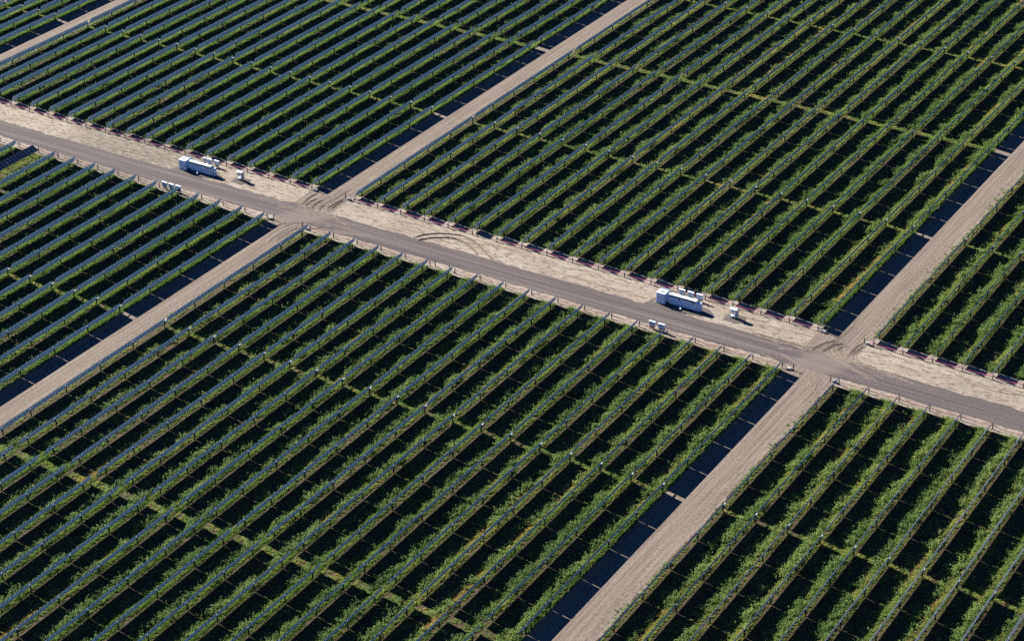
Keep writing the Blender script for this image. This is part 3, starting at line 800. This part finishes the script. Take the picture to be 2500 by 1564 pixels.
def strip_points(x0, x1, y0, y1, dens):
    n = RNG.poisson(max(0, (x1 - x0) * (y1 - y0) * dens))
    return RNG.uniform(x0, x1, n), RNG.uniform(y0, y1, n)
wx, wy, wsc, wt = [], [], [], []
gx, gy, gsc, gt = [], [], [], []
YR = {-1: (-150.0, -.9), 1: (18.2, 197.5)}
GAPS_Y = {-1: [-D0 - HALF + .5, -D0 - 2 * HALF - DMID / 2], 1: [YF + DF0 + HALF + .5, YF + DF0 + 2 * HALF + DMID / 2, YF + DF0 + 3 * HALF + DMID + .5]}
def add_w(x, y, s, t): wx.append(x); wy.append(y); wsc.append(s); wt.append(t)
def add_g(x, y, s, t): gx.append(x); gy.append(y); gsc.append(s); gt.append(t)
LUSH = {'Z': .15, 'A': .32, 'B': 1.0, 'C': 1.15}
for b, j, side, x in ROWS:
    y0, y1 = YR[side]
    sp = {'A': S0, 'Z': S0, 'B': S, 'C': S2}[b]
    firstlane = (b in 'BC' and j == 0) or (b in 'A' and j == 18)      # the lane lies left of this row
    lastlane = (b in 'AZ' and j == 0) or (b == 'B' and j == 18)       # the lane lies right of this row
    rs = random.uniform(0, 50); lush = LUSH[b] * random.uniform(.55, 1.5)
    # grass in the sun under this row, and on its left
    wleft = 1.25 if not firstlane else .9
    hedge = .34 if b in 'AZ' else random.uniform(.12, .34)
    rt = random.uniform(-.13, .15) if b in 'BC' else random.uniform(-.16, -.04)
    X, Y = strip_points(x - wleft, x + hedge, y0, y1, 19 if not firstlane else 7)
    nz = fnoise(Y * .25 + rs, X * .5, 3); keep = RNG.random(len(X)) < (.55 + .8 * (nz - .2)) * np.clip(2.2 * (fnoise(X * .045, Y * .03, 83) - .12), .35, 1.1)
    X, Y, nz = X[keep], Y[keep], nz[keep]
    add_g(X, Y, (.55 + .6 * nz + RNG.normal(0, .08, len(X))) * np.clip((x + .25 + (.35 if b in 'AZ' else 0) - X) / .8, .45, 1), np.clip(rt + .39 + .55 * (nz - .35) + RNG.normal(0, .12, len(X)), .05, 1))
    if lastlane:
        X, Y = strip_points(x - .1, x + .42, y0, y1, 12); add_g(X, Y, RNG.uniform(.4, .9, len(X)), RNG.uniform(.2, .55, len(X)))
        continue
    # low cover in the shade
    X, Y = strip_points(x + .38, x + 3.2, y0, y1, 3.6); nz = fnoise(X * .6, Y * .35, 8); k_ = RNG.random(len(X)) < nz * 1.3
    add_g(X[k_], Y[k_], RNG.uniform(.35, .8, k_.sum()), np.clip(.28 + .3 * nz[k_] + RNG.normal(0, .08, k_.sum()), .03, .8))
    # taller weeds in the middle of the gap
    xc = x + sp * .655; wd = .95
    X, Y = strip_points(xc - 1.6, xc + 1.5, y0, y1, 8)
    wob = (fnoise(Y * .12 + rs, Y * 0 + x, 21) - .5) * 1.3; dd = (X - xc - wob) / wd
    nz = fnoise(Y * .30 + rs, X * .55, 31)
    pr = np.exp(-dd * dd) * lush * np.clip(3.4 * (nz - .36), 0, 1.25) * np.clip(2.6 * (fnoise(X * .04, Y * .025, 87) - .15), .3, 1.5); k_ = RNG.random(len(X)) < pr
    X, Y, nz, dd = X[k_], Y[k_], nz[k_], dd[k_]
    add_w(X, Y, np.clip(.66 + 1.0 * (nz - .35) + RNG.normal(0, .20, len(X)) - .1 * abs(dd), .3, 1.6), np.clip(.34 + .6 * rt + .35 * (fnoise(X * .2, Y * .1, 44) - .4) + RNG.normal(0, .13, len(X)), .05, .9))
    # grass between weeds and the next row
    X, Y = strip_points(x + sp * .52, x + sp - 1.1, y0, y1, 12); nz = fnoise(Y * .2 + rs, X * .4, 13)
    k_ = RNG.random(len(X)) < .25 + .9 * nz; X, Y, nz = X[k_], Y[k_], nz[k_]
    yel = np.clip((fnoise(Y * .05 + rs, X * .1, 61) - .55) * 3, 0, .45)
    add_g(X, Y, .45 + .55 * nz + RNG.normal(0, .08, len(X)), np.clip(.36 + rt + .4 * (nz - .3) + yel + RNG.normal(0, .12, len(X)), .05, 1))
    # sunlit patches at drive gaps and table gaps: dry yellow grass
    for yg in GAPS_Y[side]:
        X, Y = strip_points(x + .1, x + sp - .6, yg - 1.4, yg + 1.6, 8 * random.uniform(.35, 1.1))
        k_ = RNG.random(len(X)) < np.clip(2.4 * (fnoise(X * .5, Y * .5, 91) - .22), 0, 1); X, Y = X[k_], Y[k_]
        add_g(X, Y, RNG.uniform(.5, 1.0, len(X)), np.clip(RNG.normal(random.uniform(.45, .8), .14, len(X)), .2, 1))
    # rank growth at the row ends by the road
    ye = -1.6 if side == -1 else 18.6
    X, Y = strip_points(x + sp * .5, x + sp + .1, ye - 1.0, ye + 1.0, 5)
    add_w(X, Y, RNG.uniform(.35, .85, len(X)), RNG.uniform(.25, .6, len(X)))
# the flat tracker lets the sun reach the ground behind it
xf = row_x('A', 11)
X, Y = strip_points(xf - .8, xf + 4.6, -40, -1.2, 8); k_ = RNG.random(len(X)) < np.clip(2.4 * (fnoise(X * .6, Y * .4, 95) - .2), 0, 1); X, Y = X[k_], Y[k_]
add_g(X, Y, RNG.uniform(.4, .95, len(X)), np.clip(RNG.normal(.66, .2, len(X)), .15, 1))
# tufts along the lanes
for li, (xl, xr) in enumerate(LANES):
    for y0, y1 in ((-150, -4), (19, 197)):
        X, Y = strip_points(xr - 2.6, xr - .8, y0, y1, 2.2); nz = fnoise(X * .5, Y * .25, 71); k_ = RNG.random(len(X)) < np.clip((nz - .5) * 4, 0, 1) * (X - xr + 2.8) / 2
        add_g(X[k_], Y[k_], RNG.uniform(.35, .8, k_.sum()), RNG.uniform(.1, .5, k_.sum()))
        X, Y = strip_points(xr - 1.5, xr - .5, y0, y1, 6); nz = fnoise(X * .5, Y * .12, 75); k_ = RNG.random(len(X)) < np.clip((nz - .40) * 4, 0, 1) * (1 if li == 2 else .6)
        add_w(X[k_], Y[k_], RNG.uniform(.25, .6, k_.sum()), RNG.uniform(.2, .5, k_.sum()))
def flush(name, variants, X, Y, s_, t_, label):
    X, Y, s_, t_ = (np.concatenate(a) for a in (X, Y, s_, t_))
    k_ = in_frame(np.stack([X, Y, np.zeros(len(X))], -1), .05)
    print(name, k_.sum()); return scatter(name, variants, X[k_], Y[k_], s_[k_], t_[k_], label)
flush('tall_weeds', WV, wx, wy, wsc, wt, 'leafy green weeds growing in bands between the solar rows')
flush('grass', GV, gx, gy, gsc, gt, 'green and yellowing grass under and between the solar rows')

scene.cycles.max_bounces = 5; scene.cycles.diffuse_bounces = 2; scene.cycles.glossy_bounces = 2; scene.cycles.transparent_max_bounces = 4
scene.cycles.use_denoising = False; scene.cycles.sample_clamp_indirect = .15
